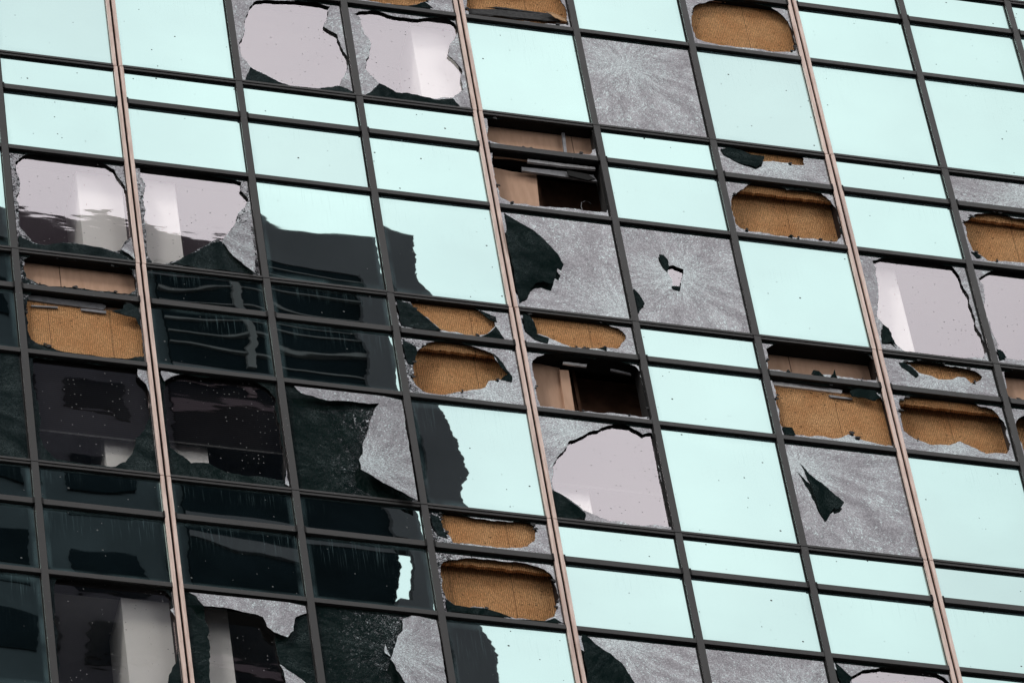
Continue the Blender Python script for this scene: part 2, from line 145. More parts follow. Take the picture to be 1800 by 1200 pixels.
# ------------------------------------------------------------------ materials
PI2 = math.tau
class NT:
    def __init__(s, name):
        s.m = bpy.data.materials.new(name); s.m.use_nodes = True; s.t = s.m.node_tree; s.t.nodes.clear()
    def n(s, t, **k):
        n = s.t.nodes.new(t)
        for a, b in k.items(): setattr(n, a, b)
        return n
    def put(s, sock, v):
        if isinstance(v, bpy.types.NodeSocket): s.t.links.new(v, sock)
        elif isinstance(v, (tuple, list)) and len(v) == 3 and sock.type == 'RGBA': sock.default_value = (*v, 1)
        else: sock.default_value = v
    def math(s, op, a, b=0, c=0, clamp=False):
        n = s.n('ShaderNodeMath', operation=op, use_clamp=clamp)
        for i, v in enumerate((a, b, c)): s.put(n.inputs[i], v)
        return n.outputs[0]
    def vm(s, op, a, b=(0, 0, 0), sc_=None):
        n = s.n('ShaderNodeVectorMath', operation=op); s.put(n.inputs[0], a); s.put(n.inputs[1], b)
        if sc_ is not None: s.put(n.inputs['Scale'], sc_)
        return n.outputs['Value'] if op in ('LENGTH', 'DOT_PRODUCT') else n.outputs[0]
    def geo(s, o='Position'): return s.n('ShaderNodeNewGeometry').outputs[o]
    def uv(s): return s.n('ShaderNodeUVMap').outputs[0]
    def sep(s, v):
        n = s.n('ShaderNodeSeparateXYZ'); s.put(n.inputs[0], v); return n.outputs
    def comb(s, x, y, z):
        n = s.n('ShaderNodeCombineXYZ')
        for i, v in enumerate((x, y, z)): s.put(n.inputs[i], v)
        return n.outputs[0]
    def noise(s, v, scale, detail=3, rough=.5, out=0, dist=0):
        n = s.n('ShaderNodeTexNoise'); s.put(n.inputs['Vector'], v); n.inputs['Scale'].default_value = scale; n.inputs['Detail'].default_value = detail; n.inputs['Roughness'].default_value = rough; n.inputs['Distortion'].default_value = dist
        return n.outputs[out]
    def vor(s, v, scale, feature='F1', rand=1, dim='3D'):
        n = s.n('ShaderNodeTexVoronoi', feature=feature, voronoi_dimensions=dim); s.put(n.inputs['Vector'], v); n.inputs['Scale'].default_value = scale; n.inputs['Randomness'].default_value = rand
        return n.outputs
    def ramp(s, v, a, b, lo=0., hi=1.):
        n = s.n('ShaderNodeMapRange'); s.put(n.inputs[0], v); n.inputs[1].default_value = a; n.inputs[2].default_value = b; n.inputs[3].default_value = lo; n.inputs[4].default_value = hi
        return n.outputs[0]
    def mixc(s, f, a, b):
        n = s.n('ShaderNodeMix', data_type='RGBA'); s.put(n.inputs[0], f); s.put(n.inputs[6], a); s.put(n.inputs[7], b); return n.outputs[2]
    def diff(s, c, nrm=None):
        n = s.n('ShaderNodeBsdfDiffuse'); s.put(n.inputs[0], c)
        if nrm is not None: s.put(n.inputs['Normal'], nrm)
        return n.outputs[0]
    def gloss(s, c, r, nrm=None):
        n = s.n('ShaderNodeBsdfAnisotropic', distribution='GGX'); s.put(n.inputs['Color'], c); s.put(n.inputs['Roughness'], r)
        if nrm is not None: s.put(n.inputs['Normal'], nrm)
        return n.outputs[0]
    def mix(s, f, a, b):
        n = s.n('ShaderNodeMixShader'); s.put(n.inputs[0], f); s.t.links.new(a, n.inputs[1]); s.t.links.new(b, n.inputs[2]); return n.outputs[0]
    def add(s, a, b):
        n = s.n('ShaderNodeAddShader'); s.t.links.new(a, n.inputs[0]); s.t.links.new(b, n.inputs[1]); return n.outputs[0]
    def bump(s, h, st, d=.01):
        n = s.n('ShaderNodeBump'); s.put(n.inputs['Height'], h); n.inputs['Strength'].default_value = st; n.inputs['Distance'].default_value = d; return n.outputs[0]
    def princ(s, c, r=.5, metal=0, nrm=None, spec=.5):
        n = s.n('ShaderNodeBsdfPrincipled'); s.put(n.inputs['Base Color'], c); s.put(n.inputs['Roughness'], r); s.put(n.inputs['Metallic'], metal); n.inputs['Specular IOR Level'].default_value = spec
        if nrm is not None: s.put(n.inputs['Normal'], nrm)
        return n.outputs[0]
    def done(s, sh):
        o = s.n('ShaderNodeOutputMaterial'); s.t.links.new(sh, o.inputs[0]); return s.m
def specks(t, pos, scale, r, keep):
    """sparse round specks of dirt: 1 inside a speck"""
    p = t.sep(pos); v = t.vor(t.comb(p[0], p[2], 0), scale, dim='2D'); col = t.sep(v[1])
    return t.math('MULTIPLY', t.math('LESS_THAN', v[0], t.math('MULTIPLY', col[1], r)), t.math('LESS_THAN', col[0], keep))
def wave_normal(t, a1, a2, pillow, roller=.0016, jag=.25):
    pos = t.geo(); p = t.sep(pos)
    q = t.comb(t.math('MULTIPLY', p[0], .8), 0, t.math('MULTIPLY', p[2], 1.5))
    n1 = t.vm('SUBTRACT', t.noise(q, .75, 1, .4, 1), (.5, .5, .5)); n2 = t.vm('SUBTRACT', t.noise(q, 2.6, 1, .4, 1), (.5, .5, .5))
    w = t.vm('ADD', t.vm('SCALE', n1, sc_=a1), t.vm('SCALE', n2, sc_=a2)); w = t.sep(w)
    u = t.sep(t.uv())
    def pil(x):
        c = t.math('SUBTRACT', x, .5); return t.math('MULTIPLY', t.math('POWER', t.math('ABSOLUTE', c), 5), t.math('MULTIPLY', t.math('SIGN', c), 32 * pillow))
    d = t.comb(t.math('ADD', w[0], pil(u[0])), 0, t.math('ADD', w[2], pil(u[1])))
    f1 = t.math('SUBTRACT', t.noise(t.comb(t.math('MULTIPLY', p[0], .7), 0, t.math('MULTIPLY', p[2], 9)), 1, 1, .4), .5)
    f2 = t.math('SUBTRACT', t.noise(t.comb(t.math('MULTIPLY', p[0], 2.2), 3, t.math('MULTIPLY', p[2], 11)), 1, 2, .5), .5)
    d = t.vm('ADD', d, t.comb(t.math('MULTIPLY', f1, roller), 0, t.math('MULTIPLY', f2, roller * jag)))
    return t.vm('NORMALIZE', t.vm('ADD', t.geo('Normal'), d)), pos, u
def mat_mirror(name, tint):
    t = NT(name); nrm, pos, u = wave_normal(t, .0054, .0008, .0035)
    rn = t.n('ShaderNodeObjectInfo').outputs['Random']; g = t.gloss(t.mixc(t.math('ADD', t.math('MULTIPLY', t.math('MULTIPLY', rn, rn), .8), t.ramp(t.noise(pos, .55, 3, .55), .35, .7, 0, .45), clamp=True), tint, (.29, .378, .37)), .006, nrm)
    ex = t.math('MINIMUM', u[0], t.math('SUBTRACT', 1, u[0])); ez = t.math('MINIMUM', u[1], t.math('SUBTRACT', 1, u[1]))
    edge = t.math('MAXIMUM', t.ramp(ex, .03, .06, 1, 0), t.ramp(ez, .04, .09, 1, 0))
    edge = t.math('MULTIPLY', edge, t.ramp(t.noise(pos, 2.5, 3), .35, .65, .15, 1))
    p = t.sep(pos); st = t.noise(t.comb(t.math('MULTIPLY', p[0], 60), 0, t.math('MULTIPLY', p[2], 1.5)), 1, 2, .6)
    drip = t.math('MULTIPLY', t.ramp(st, .56, .68), t.ramp(u[1], .5, .95))
    drip = t.math('MULTIPLY', drip, t.ramp(t.noise(pos, .9, 1), .42, .52))
    film = t.math('MULTIPLY', t.noise(pos, 1.7, 5, .6), .006)
    f = t.math('ADD', t.math('ADD', t.math('MULTIPLY', edge, .13), t.math('MULTIPLY', drip, .1)), film, clamp=True)
    sh = t.mix(f, g, t.diff((.42, .66, .7)))
    sp = t.math('MAXIMUM', specks(t, pos, 3.1, .042, .28), specks(t, pos, 7, .06, .06))
    return t.done(t.mix(sp, sh, t.diff((.13, .14, .14))))
def mat_inner():
    t = NT('inner_glass'); nrm, pos, u = wave_normal(t, .006, .0015, .004, .003, 1.7)
    g = t.gloss((.25, .232, .244), .01, nrm)
    tr = t.n('ShaderNodeBsdfTransparent'); tr.inputs[0].default_value = (.78, .78, .77, 1)
    sh = t.add(g, tr.outputs[0])
    sh = t.mix(t.ramp(t.noise(pos, 2, 5, .6), .4, .8, 0, .008), sh, t.diff((.5, .5, .5)))
    dens = t.ramp(t.noise(pos, 1.3, 2), .45, .62, .06, .4)
    pp = t.sep(pos); v = t.vor(t.comb(pp[0], pp[2], 0), 16, dim='2D'); c = t.sep(v[1])
    sp = t.math('MULTIPLY', t.math('LESS_THAN', v[0], t.math('MULTIPLY', c[1], .13)), t.math('LESS_THAN', c[0], dens))
    return t.done(t.mix(sp, sh, t.diff((.2, .2, .2))))
def mat_crazed():
    t = NT('crazed_glass'); pos = t.geo(); uv = t.sep(t.uv())
    r = t.math('SQRT', t.math('ADD', t.math('MULTIPLY', uv[0], uv[0]), t.math('MULTIPLY', uv[1], uv[1])))
    a = t.math('ARCTAN2', uv[1], uv[0])
    # dice: fine cells, and long radial splinters running out from the point of impact
    iso = t.vor(pos, 105)
    wob = t.noise(pos, 5, 3)
    rad = t.vor(t.comb(t.math('MULTIPLY', t.math('ADD', a, t.math('MULTIPLY', wob, .16)), 62), t.math('MULTIPLY', r, 27), 0), 1)
    big = t.vor(pos, 21)
    j = t.vm('ADD', t.vm('ADD', t.vm('SUBTRACT', iso[1], (.5, .5, .5)), t.vm('SUBTRACT', rad[1], (.5, .5, .5))), t.vm('SCALE', t.vm('SUBTRACT', big[1], (.5, .5, .5)), sc_=.8))
    w = t.vm('SCALE', t.vm('SUBTRACT', t.noise(pos, 1.2, 1, .4, 1), (.5, .5, .5)), sc_=.01)
    jj = t.sep(t.vm('ADD', t.vm('SCALE', j, sc_=.011), w))
    nrm = t.vm('NORMALIZE', t.vm('ADD', t.geo('Normal'), t.comb(jj[0], 0, jj[2])))
    patch = t.noise(pos, 2.3, 4, .6)
    near = t.ramp(r, 0, .6, .5, -.04)
    thr = t.math('ADD', t.ramp(patch, .35, .7, .04, .36), near)
    fan = t.noise(t.comb(t.math('MULTIPLY', t.math('ADD', a, t.math('MULTIPLY', wob, .3)), 5), t.math('MULTIPLY', r, 1.6), 4), 1, 4, .6)
    thr = t.math('ADD', thr, t.ramp(fan, .45, .7, -.04, .16))
    s1 = t.math('LESS_THAN', t.sep(iso[1])[1], thr)
    s2 = t.math('LESS_THAN', t.sep(rad[1])[1], thr)
    grain = t.noise(t.comb(t.math('MULTIPLY', t.math('ADD', a, t.math('MULTIPLY', wob, .12)), 42), t.math('MULTIPLY', r, 22), 0), 1, 2, .6)
    s = t.math('MULTIPLY', t.math('ADD', t.math('MULTIPLY', s1, .55), t.math('MULTIPLY', s2, .45)), t.ramp(grain, .4, .62, .15, 1), clamp=True)  # sparkle mask: glints of the dice are put into the gloss colour
    base = t.mixc(t.ramp(fan, .36, .64), (.11, .103, .111), (.2, .192, .203))  # shading of the sagging folds painted as radial bands of base colour
    base = t.mixc(t.math('MULTIPLY', t.ramp(t.sep(rad[1])[2], .0, 1), .5), base, (.09, .085, .09)); base = t.mixc(t.ramp(t.sep(iso[1])[0], .3, 1, 0, .6), base, (.27, .262, .275)); col = t.mixc(s, base, (.38, .44, .44))
    # dark fracture lines
    ed = t.n('ShaderNodeTexVoronoi', feature='DISTANCE_TO_EDGE'); t.put(ed.inputs['Vector'], pos); ed.inputs['Scale'].default_value = 38
    ln = t.ramp(ed.outputs['Distance'], .02, .14, .72, 1)
    col = t.mixc(1., (0, 0, 0), col)
    mul = t.n('ShaderNodeVectorMath', operation='SCALE'); t.put(mul.inputs[0], col); t.put(mul.inputs['Scale'], ln)
    g = t.gloss(mul.outputs[0], .035, nrm)
    d = t.diff(t.mixc(t.math('MULTIPLY', t.math('MULTIPLY', t.ramp(patch, .3, .6, .3, 1), t.ramp(fan, .4, .62, .15, 1)), t.ramp(t.noise(pos, 80, 3, .8), .44, .58)), (.04, .13, .115), (.75, 1, .98)))  # lighter creases and glitter painted into the diffuse colour
    return t.done(t.mix(.065, g, d))
def plain(name, c, r=.6, metal=0, spec=.3, var=.15, scale=6, bump=0):
    t = NT(name); pos = t.geo(); n = t.noise(pos, scale, 4, .6)
    c2 = tuple(x * (1 - var) for x in c); c3 = tuple(x * (1 + var) for x in c)
    nrm = t.bump(n, bump) if bump else None
    return t.done(t.princ(t.mixc(t.ramp(n, .3, .7), c2, c3), r, metal, nrm, spec))
def mat_bronze():
    t = NT('pale_bronze_strip'); p = t.sep(t.geo())
    n = t.noise(t.comb(t.math('MULTIPLY', p[0], 30), 0, t.math('MULTIPLY', p[2], 2.2)), 1, 4, .6)
    st = t.noise(t.comb(t.math('MULTIPLY', p[0], 9), 0, t.math('MULTIPLY', p[2], .5)), 1, 3, .6)
    c = t.mixc(t.ramp(n, .35, .7), (.58, .41, .345), (.9, .71, .62))
    c = t.mixc(t.ramp(st, .55, .75, 0, .55), c, (.3, .22, .2))
    c = t.mixc(t.ramp(t.noise(t.geo(), 45, 2), .68, .75, 0, .6), c, (.1, .08, .07))
    return t.done(t.princ(c, .38, 0, None, .5))
def mat_frame():
    t = NT('dark_bronze_frame'); p = t.sep(t.geo())
    n = t.noise(t.comb(t.math('MULTIPLY', p[0], 12), t.math('MULTIPLY', p[1], 12), t.math('MULTIPLY', p[2], 3)), 1, 5, .65)
    c = t.mixc(t.ramp(n, .3, .7), (.02, .0195, .0195), (.036, .034, .033))
    sp = specks(t, t.geo(), 9, .05, .15)
    c = t.mixc(sp, c, (.18, .17, .17))
    return t.done(t.princ(c, t.ramp(n, .3, .7, .4, .6), 0, None, .35))
def mat_insul():
    t = NT('brown_mineral_wool'); pos = t.geo(); p = t.sep(pos)
    rib = t.math('SINE', t.math('ADD', t.math('MULTIPLY', p[0], 270), t.math('MULTIPLY', t.noise(pos, 9, 2), 2)))
    fib = t.noise(t.comb(t.math('MULTIPLY', p[0], 85), p[1], t.math('MULTIPLY', p[2], 26)), 1, 5, .7)
    big = t.noise(pos, 3, 4, .6)
    c = t.mixc(t.ramp(big, .3, .7), (.8, .39, .165), (.98, .57, .28))
    c = t.mixc(t.ramp(fib, .36, .6, .8, 0), c, (.3, .14, .05))
    c = t.mixc(t.math('MULTIPLY', t.ramp(rib, 0, 1), .5), c, (.22, .105, .04))
    v = t.vor(t.comb(p[0], t.math('MULTIPLY', p[2], 1.5), 0), 13, dim='2D'); cc = t.sep(v[1])
    pit = t.math('MULTIPLY', t.math('LESS_THAN', t.math('ADD', v[0], t.math('MULTIPLY', t.noise(pos, 70, 3), .2)), t.ramp(cc[1], 0, 1, .1, .3)), t.math('LESS_THAN', cc[0], t.ramp(t.noise(pos, 1.9, 2), .42, .68, 0, .6)))
    c = t.mixc(t.math('MULTIPLY', pit, .8), c, (.05, .025, .012))
    seam = t.math('LESS_THAN', t.math('ABSOLUTE', t.math('SUBTRACT', t.math('FRACT', t.math('MULTIPLY', t.math('ADD', p[0], t.math('MULTIPLY', t.noise(pos, 7, 2), .02)), 1.37)), .5)), .006)
    c = t.mixc(t.math('MULTIPLY', seam, .6), c, (.08, .04, .02))
    h = t.math('ADD', t.math('MULTIPLY', rib, .12), t.math('SUBTRACT', t.math('MULTIPLY', fib, 1.6), t.math('MULTIPLY', pit, 2)))
    return t.done(t.princ(c, .95, 0, t.bump(h, 1, .02), .1))
def mat_board():
    t = NT('tan_backing_board'); pos = t.geo(); p = t.sep(pos)
    n = t.noise(t.comb(t.math('MULTIPLY', p[0], 18), 0, t.math('MULTIPLY', p[2], 3)), 1, 4, .6)
    c = t.mixc(t.ramp(n, .3, .7), (.5, .31, .21), (.6, .385, .27))
    seam = t.math('LESS_THAN', t.math('ABSOLUTE', t.math('SUBTRACT', t.math('FRACT', t.math('MULTIPLY', p[0], .9)), .5)), .005)
    return t.done(t.princ(t.mixc(seam, c, (.1, .06, .04)), .8, 0, None, .2))
def mat_blind():
    t = NT('blind_fabric'); p = t.sep(t.geo())
    l = t.math('SINE', t.math('MULTIPLY', p[2], 170))
    return t.done(t.princ(t.mixc(t.ramp(l, -1, 1), (.006, .0055, .006), (.014, .013, .014)), .9, 0, None, 0))
M = {}
M['mirror'] = mat_mirror('reflective_glass', (.325, .44, .424))
M['inner'] = mat_inner(); M['crazed'] = mat_crazed()
M['frame'] = mat_frame(); M['bronze'] = mat_bronze(); M['insul'] = mat_insul(); M['board'] = mat_board(); M['blind'] = mat_blind()
M['black'] = plain('black_rubber', (.009, .009, .009), .7, spec=.15)
M['cavity'] = plain('dark_lining', (.02, .017, .015), .9, spec=.05)  # even dark tone of the floor slabs
M['bronze_dark'] = plain('bronze_recess', (.018, .012, .01), .7, spec=.1)
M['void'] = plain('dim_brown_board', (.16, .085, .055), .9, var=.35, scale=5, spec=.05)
M['white'] = plain('white_painted_column', (.82, .8, .78), .7, var=.03, scale=2)
M['ceiling'] = plain('ceiling_grey', (.3, .3, .29), .8, var=.05)
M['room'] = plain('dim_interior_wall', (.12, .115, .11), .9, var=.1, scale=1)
M['steel'] = plain('pale_steel', (.9, .88, .88), .4, .3, .5, .2, 14)
M['grey_steel'] = plain('grey_steel', (.2, .2, .21), .45, .4, .5, .3, 12)
M['felt'] = plain('charcoal_felt', (.045, .045, .046), .95, var=.5, scale=30, bump=.5)
M['torn'] = plain('torn_brown_paper', (.42, .25, .13), .9, var=.4, scale=20, bump=.4)
M['tower_dark'] = plain('dark_tower_glass', (.006, .009, .012), .9, spec=0, var=.4, scale=.35)
M['tower_grey'] = plain('slate_cladding', (.09, .078, .088), .9, spec=0, var=.12, scale=.3)
M['tower_line'] = plain('pale_slab_edge', (.15, .13, .137), .9, spec=0, var=.2, scale=.3)
M['wing'] = plain('green_slate_cladding', (.05, .055, .064), .9, spec=0, var=.2, scale=.25)
M['asphalt'] = plain('asphalt', (.05, .05, .052), .9, var=.2, scale=.5)
M['pave'] = plain('paving', (.22, .21, .2), .9, var=.15, scale=1)
M['concrete'] = plain('concrete', (.3, .29, .28), .9, var=.12, scale=1)

# ------------------------------------------------------------------ mesh helpers
col = sc.collection
class MB:
    def __init__(s): s.v = []; s.f = []; s.mi = []; s.uv = []
    def face(s, pts, mi=0, uv=None):
        i = len(s.v); s.v += [tuple(p) for p in pts]; s.f.append(tuple(range(i, i + len(pts)))); s.mi.append(mi); s.uv.append(uv or [(0, 0)] * len(pts))
    def box(s, x0, x1, y0, y1, z0, z1, mi=0):
        a = [(x0, y0, z0), (x1, y0, z0), (x1, y1, z0), (x0, y1, z0), (x0, y0, z1), (x1, y0, z1), (x1, y1, z1), (x0, y1, z1)]
        for q in ((0, 1, 5, 4), (1, 2, 6, 5), (2, 3, 7, 6), (3, 0, 4, 7), (4, 5, 6, 7), (3, 2, 1, 0)): s.face([a[k] for k in q], mi)
    def build(s, name, mats, parent=None, loc=None):
        me = bpy.data.meshes.new(name); me.from_pydata(s.v, [], s.f)
        for k in (mats if isinstance(mats, (list, tuple)) else [mats]): me.materials.append(M[k])
        ul = me.uv_layers.new(name='UVMap'); k = 0
        for pi, po in enumerate(me.polygons):
            po.material_index = s.mi[pi]
            for a in s.uv[pi]: ul.data[k].uv = a; k += 1
        o = bpy.data.objects.new(name, me); col.objects.link(o); o.parent = parent
        if loc: o.location = loc
        return o
def tag(o, label=None, cat=None, group=None, kind=None):
    for k, v in (('label', label), ('category', cat), ('group', group), ('kind', kind)):
        if v: o[k] = v
    return o
def empty(name, loc=(0, 0, 0)):
    o = bpy.data.objects.new(name, None); o.location = loc; o.empty_display_size = .3; col.objects.link(o); return o
def area(p): return .5 * sum(p[i][0] * p[(i + 1) % len(p)][1] - p[(i + 1) % len(p)][0] * p[i][1] for i in range(len(p)))
def rough(poly, rnd, amp=.09, minl=.016):
    """break the traced edge down into the ragged edge of diced glass"""
    pts = list(poly)
    for lev in range(6):
        out = []; ch = False
        for i, a in enumerate(pts):
            b = pts[(i + 1) % len(pts)]; out.append(a); L = math.hypot(b[0] - a[0], b[1] - a[1])
            if L > minl * 2:
                ch = True; n = (-(b[1] - a[1]) / L, (b[0] - a[0]) / L); d = max(-.016, min(.016, rnd.gauss(0, amp * L * .55)))
                out.append(((a[0] + b[0]) / 2 + n[0] * d, (a[1] + b[1]) / 2 + n[1] * d))
        pts = out
        if not ch: break
    return pts
def clip(poly, x0, x1, z0, z1):
    for ax, lim, sg in ((0, x0, 1), (0, x1, -1), (1, z0, 1), (1, z1, -1)):
        out = []
        for i, a in enumerate(poly):
            b = poly[(i + 1) % len(poly)]; da = (a[ax] - lim) * sg; db = (b[ax] - lim) * sg
            if da >= 0: out.append(a)
            if da * db < 0:
                t = da / (da - db); out.append((a[0] + (b[0] - a[0]) * t, a[1] + (b[1] - a[1]) * t))
        poly = out
        if not poly: return []
    return poly
def rect_of(c, j, k):
    a, b = FRAC[k]; top = ZO - FLOOR * j - a; bot = ZO - FLOOR * j - b
    return (BAY * c + .03, BAY * (c + 1) - .03, bot + .025, top - .025)
def sheet(loops, yf, th, cen, mb=None, mi_side=1):
    """plate with holes: front at yf(x,z), thickness th, dark back and edges"""
    mb = mb or MB(); flat = [p for l in loops for p in l]
    tris = tessellate_polygon([[Vector((x, z, 0)) for x, z in l] for l in loops])
    for t in tris:
        a, b, c = (flat[i] for i in t)
        if (b[0] - a[0]) * (c[1] - a[1]) - (c[0] - a[0]) * (b[1] - a[1]) < 0: b, c = c, b
        P = [a, b, c]
        mb.face([(x, yf(x, z), z) for x, z in P], 0, [(x - cen[0], z - cen[1]) for x, z in P])
        mb.face([(x, yf(x, z) + th, z) for x, z in reversed(P)], mi_side)
    for li, l in enumerate(loops):
        for i, a in enumerate(l):
            b = l[(i + 1) % len(l)]
            mb.face([(a[0], yf(*a), a[1]), (a[0], yf(*a) + th, a[1]), (b[0], yf(*b) + th, b[1]), (b[0], yf(*b), b[1])], mi_side)
    return mb

# ------------------------------------------------------------------ the setting
g = MB(); g.face([(-1500, -1500, 0), (1500, -1500, 0), (1500, 1500, 0), (-1500, 1500, 0)]); tag(g.build('ground', 'asphalt'), kind='structure')
g = MB(); g.box(-200, 200, -9, 60, .004, .14); tag(g.build('pavement', 'pave'), kind='structure')

# ------------------------------------------------------------------ damaged tower
TW = tag(empty('office_tower', (6, 0, 0)), 'tall office tower with aqua mirror glass curtain wall, many panes blown out and cracked', 'building')
TW.location = (0, 0, 0)
C0, C1, J0, J1 = -2, 11, -1, 5
ZT, ZB = ZO - FLOOR * J0, ZO - FLOOR * J1
DEEP = .28
# mullions
def joints(): return [ZO - FLOOR * j for j in range(J0, J1 + 1)]
for k in range(C0, C1 + 1):
    x = BAY * k; b = MB(); zs = joints()
    cop = k % 3 == 1
    for i in range(len(zs) - 1):
        z1, z0 = zs[i] - .006, zs[i + 1] + .006; dx = .004 * math.sin(k * 3.1 + i * 2.3)
        if cop:
            for sx in (-1, 1):
                xa = x + dx + sx * .0375
                b.box(xa - .0215, xa + .0215, 0, .03, z0, z1, 1)
            b.box(x - .059, x + .059, .032, DEEP, z0, z1, 0)
        else:
            b.box(x - .041 + dx, x + .041 + dx, 0, DEEP, z0, z1, 0)
    b.box(x - .03, x + .03, .036, DEEP - .01, zs[-1], zs[0], 2)
    o = b.build('mullion', ['frame' if not cop else 'bronze_dark', 'bronze', 'black'], TW)
    if cop: o['label'] = 'twin pale copper strips on a dark mullion'
# transoms
for j in range(J0, J1):
    zj = ZO - FLOOR * j
    for kind, spans in (('joint', ((.004, .039, .004), (-.04, -.004, .012))), ('B', ((-.735, -.645, .003),)), ('C', ((-1.93, -1.857, .005),))):
        b = MB()
        for (a, e, y) in spans:
            for c in range(C0, C1):
                hl = .061 if c % 3 == 1 else .042; hr = .061 if (c + 1) % 3 == 1 else .042
                x0, x1 = BAY * c + hl, BAY * (c + 1) - hr
                b.box(x0, x1, y, .06, zj + a, zj + e, 0)
                if kind == 'B':
                    for xx in (x0 + .008, x1 - .008): b.box(xx - .01, xx + .01, -.006, .05, zj + a - .006, zj + e + .012, 1)
        lo, hi = min(s[0] for s in spans), max(s[1] for s in spans)
        b.box(BAY * C0, BAY * C1, .058, DEEP - .005, zj + lo + .006, zj + hi - .006, 1)
        b.build('transom', ['frame', 'black'], TW)

# panes: one shared mesh per height for the unbroken ones
shared = {}
def frame_ring(k):
    a, b_ = FRAC[k]; w = BAY; h = b_ - a; m = MB()
    pt, pb = {'S': (.04, .645 - .69), 'M': (.045, .036), 'T': (.037, .039)}[k]
    x0, x1 = .041, w - .041
    top, bot = {'S': (-.04, -.645), 'M': (-.045, -1.167), 'T': (-.037, -1.968)}[k]
    t = .011
    for (xa, xb, za, zb) in ((x0, x0 + t, bot, top), (x1 - t, x1, bot, top), (x0 + t, x1 - t, top - t, top), (x0 + t, x1 - t, bot, bot + t)):
        m.box(xa, xb, GY - .012, GY + .02, za, zb)
    return m
def shared_mesh(key, fn, mats):
    if key not in shared:
        o = fn().build(key[0], mats); shared[key] = o.data; bpy.data.objects.remove(o)
    return shared[key]
def inst(key, fn, mats, parent, loc, rot=None):
    o = bpy.data.objects.new(key[0], shared_mesh(key, fn, mats)); col.objects.link(o); o.parent = parent; o.location = loc
    if rot: o.rotation_euler = rot
    return o
def pane_mesh(k):
    x0, x1, z0, z1 = rect_of(0, 0, k); h = FRAC[k]; cz = ZO - (h[0] + h[1]) / 2; m = MB()
    n = 1
    m.face([(x0 - .75, 0, z0 - cz), (x1 - .75, 0, z0 - cz), (x1 - .75, 0, z1 - cz), (x0 - .75, 0, z1 - cz)], 0, [(0, 0), (1, 0), (1, 1), (0, 1)])
    return m
# slight lean of single panes, which shifts what each one mirrors: (about x, about z) in radians
LEAN = {(3, 1, 'T'): (.001, -.0035), (3, 2, 'T'): (0, -.005), (3, 3, 'T'): (0, -.0045), (2, 1, 'T'): (.0016, 0), (2, 2, 'M'): (0, .0014), (2, 3, 'M'): (0, .0004), (2, 2, 'S'): (0, 0)}
BACK = {(0, 2, 'S'): .12, (6, 2, 'S'): .19, (4, 1, 'S'): .15, (8, 2, 'S'): .12, (0, 2, 'M'): .1, (6, 2, 'M'): .1}
INS = {(3, 0, 'M'): .08, (4, 0, 'M'): .08, (6, 0, 'M'): .09, (6, 1, 'S'): .05, (6, 1, 'M'): .17, (8, 1, 'M'): .13, (0, 2, 'M'): .06, (3, 2, 'S'): .045, (3, 2, 'M'): .15,
       (4, 2, 'S'): .045, (6, 2, 'M'): .06, (7, 2, 'S'): .07, (7, 2, 'M'): .18, (8, 2, 'M'): .18, (3, 3, 'S'): .05, (3, 3, 'M'): .17}
OPEN = [(4, 1, 'M'), (4, 2, 'M')]
def lean_out(poly, tx, tz):
    # a leaning piece keeps its traced outline: each corner slides along the line of sight onto the leaning plane
    cx = sum(p[0] for p in poly) / len(poly); cz = sum(p[1] for p in poly) / len(poly)
    p0 = -.005 - max(tx * (p[0] - cx) + tz * (p[1] - cz) for p in poly)
    D = lambda x, z: p0 + tx * (x - cx) + tz * (z - cz); den = 1 + .39 * tx + 1.32 * tz
    return [(x + .39 * D(x, z), z + 1.32 * D(x, z)) for x, z in poly], (lambda x, z: GY + D(x, z) / den)
BAYN = ['', 'first', 'second', 'third', 'fourth', 'fifth', 'sixth', 'seventh', 'eighth', 'ninth']
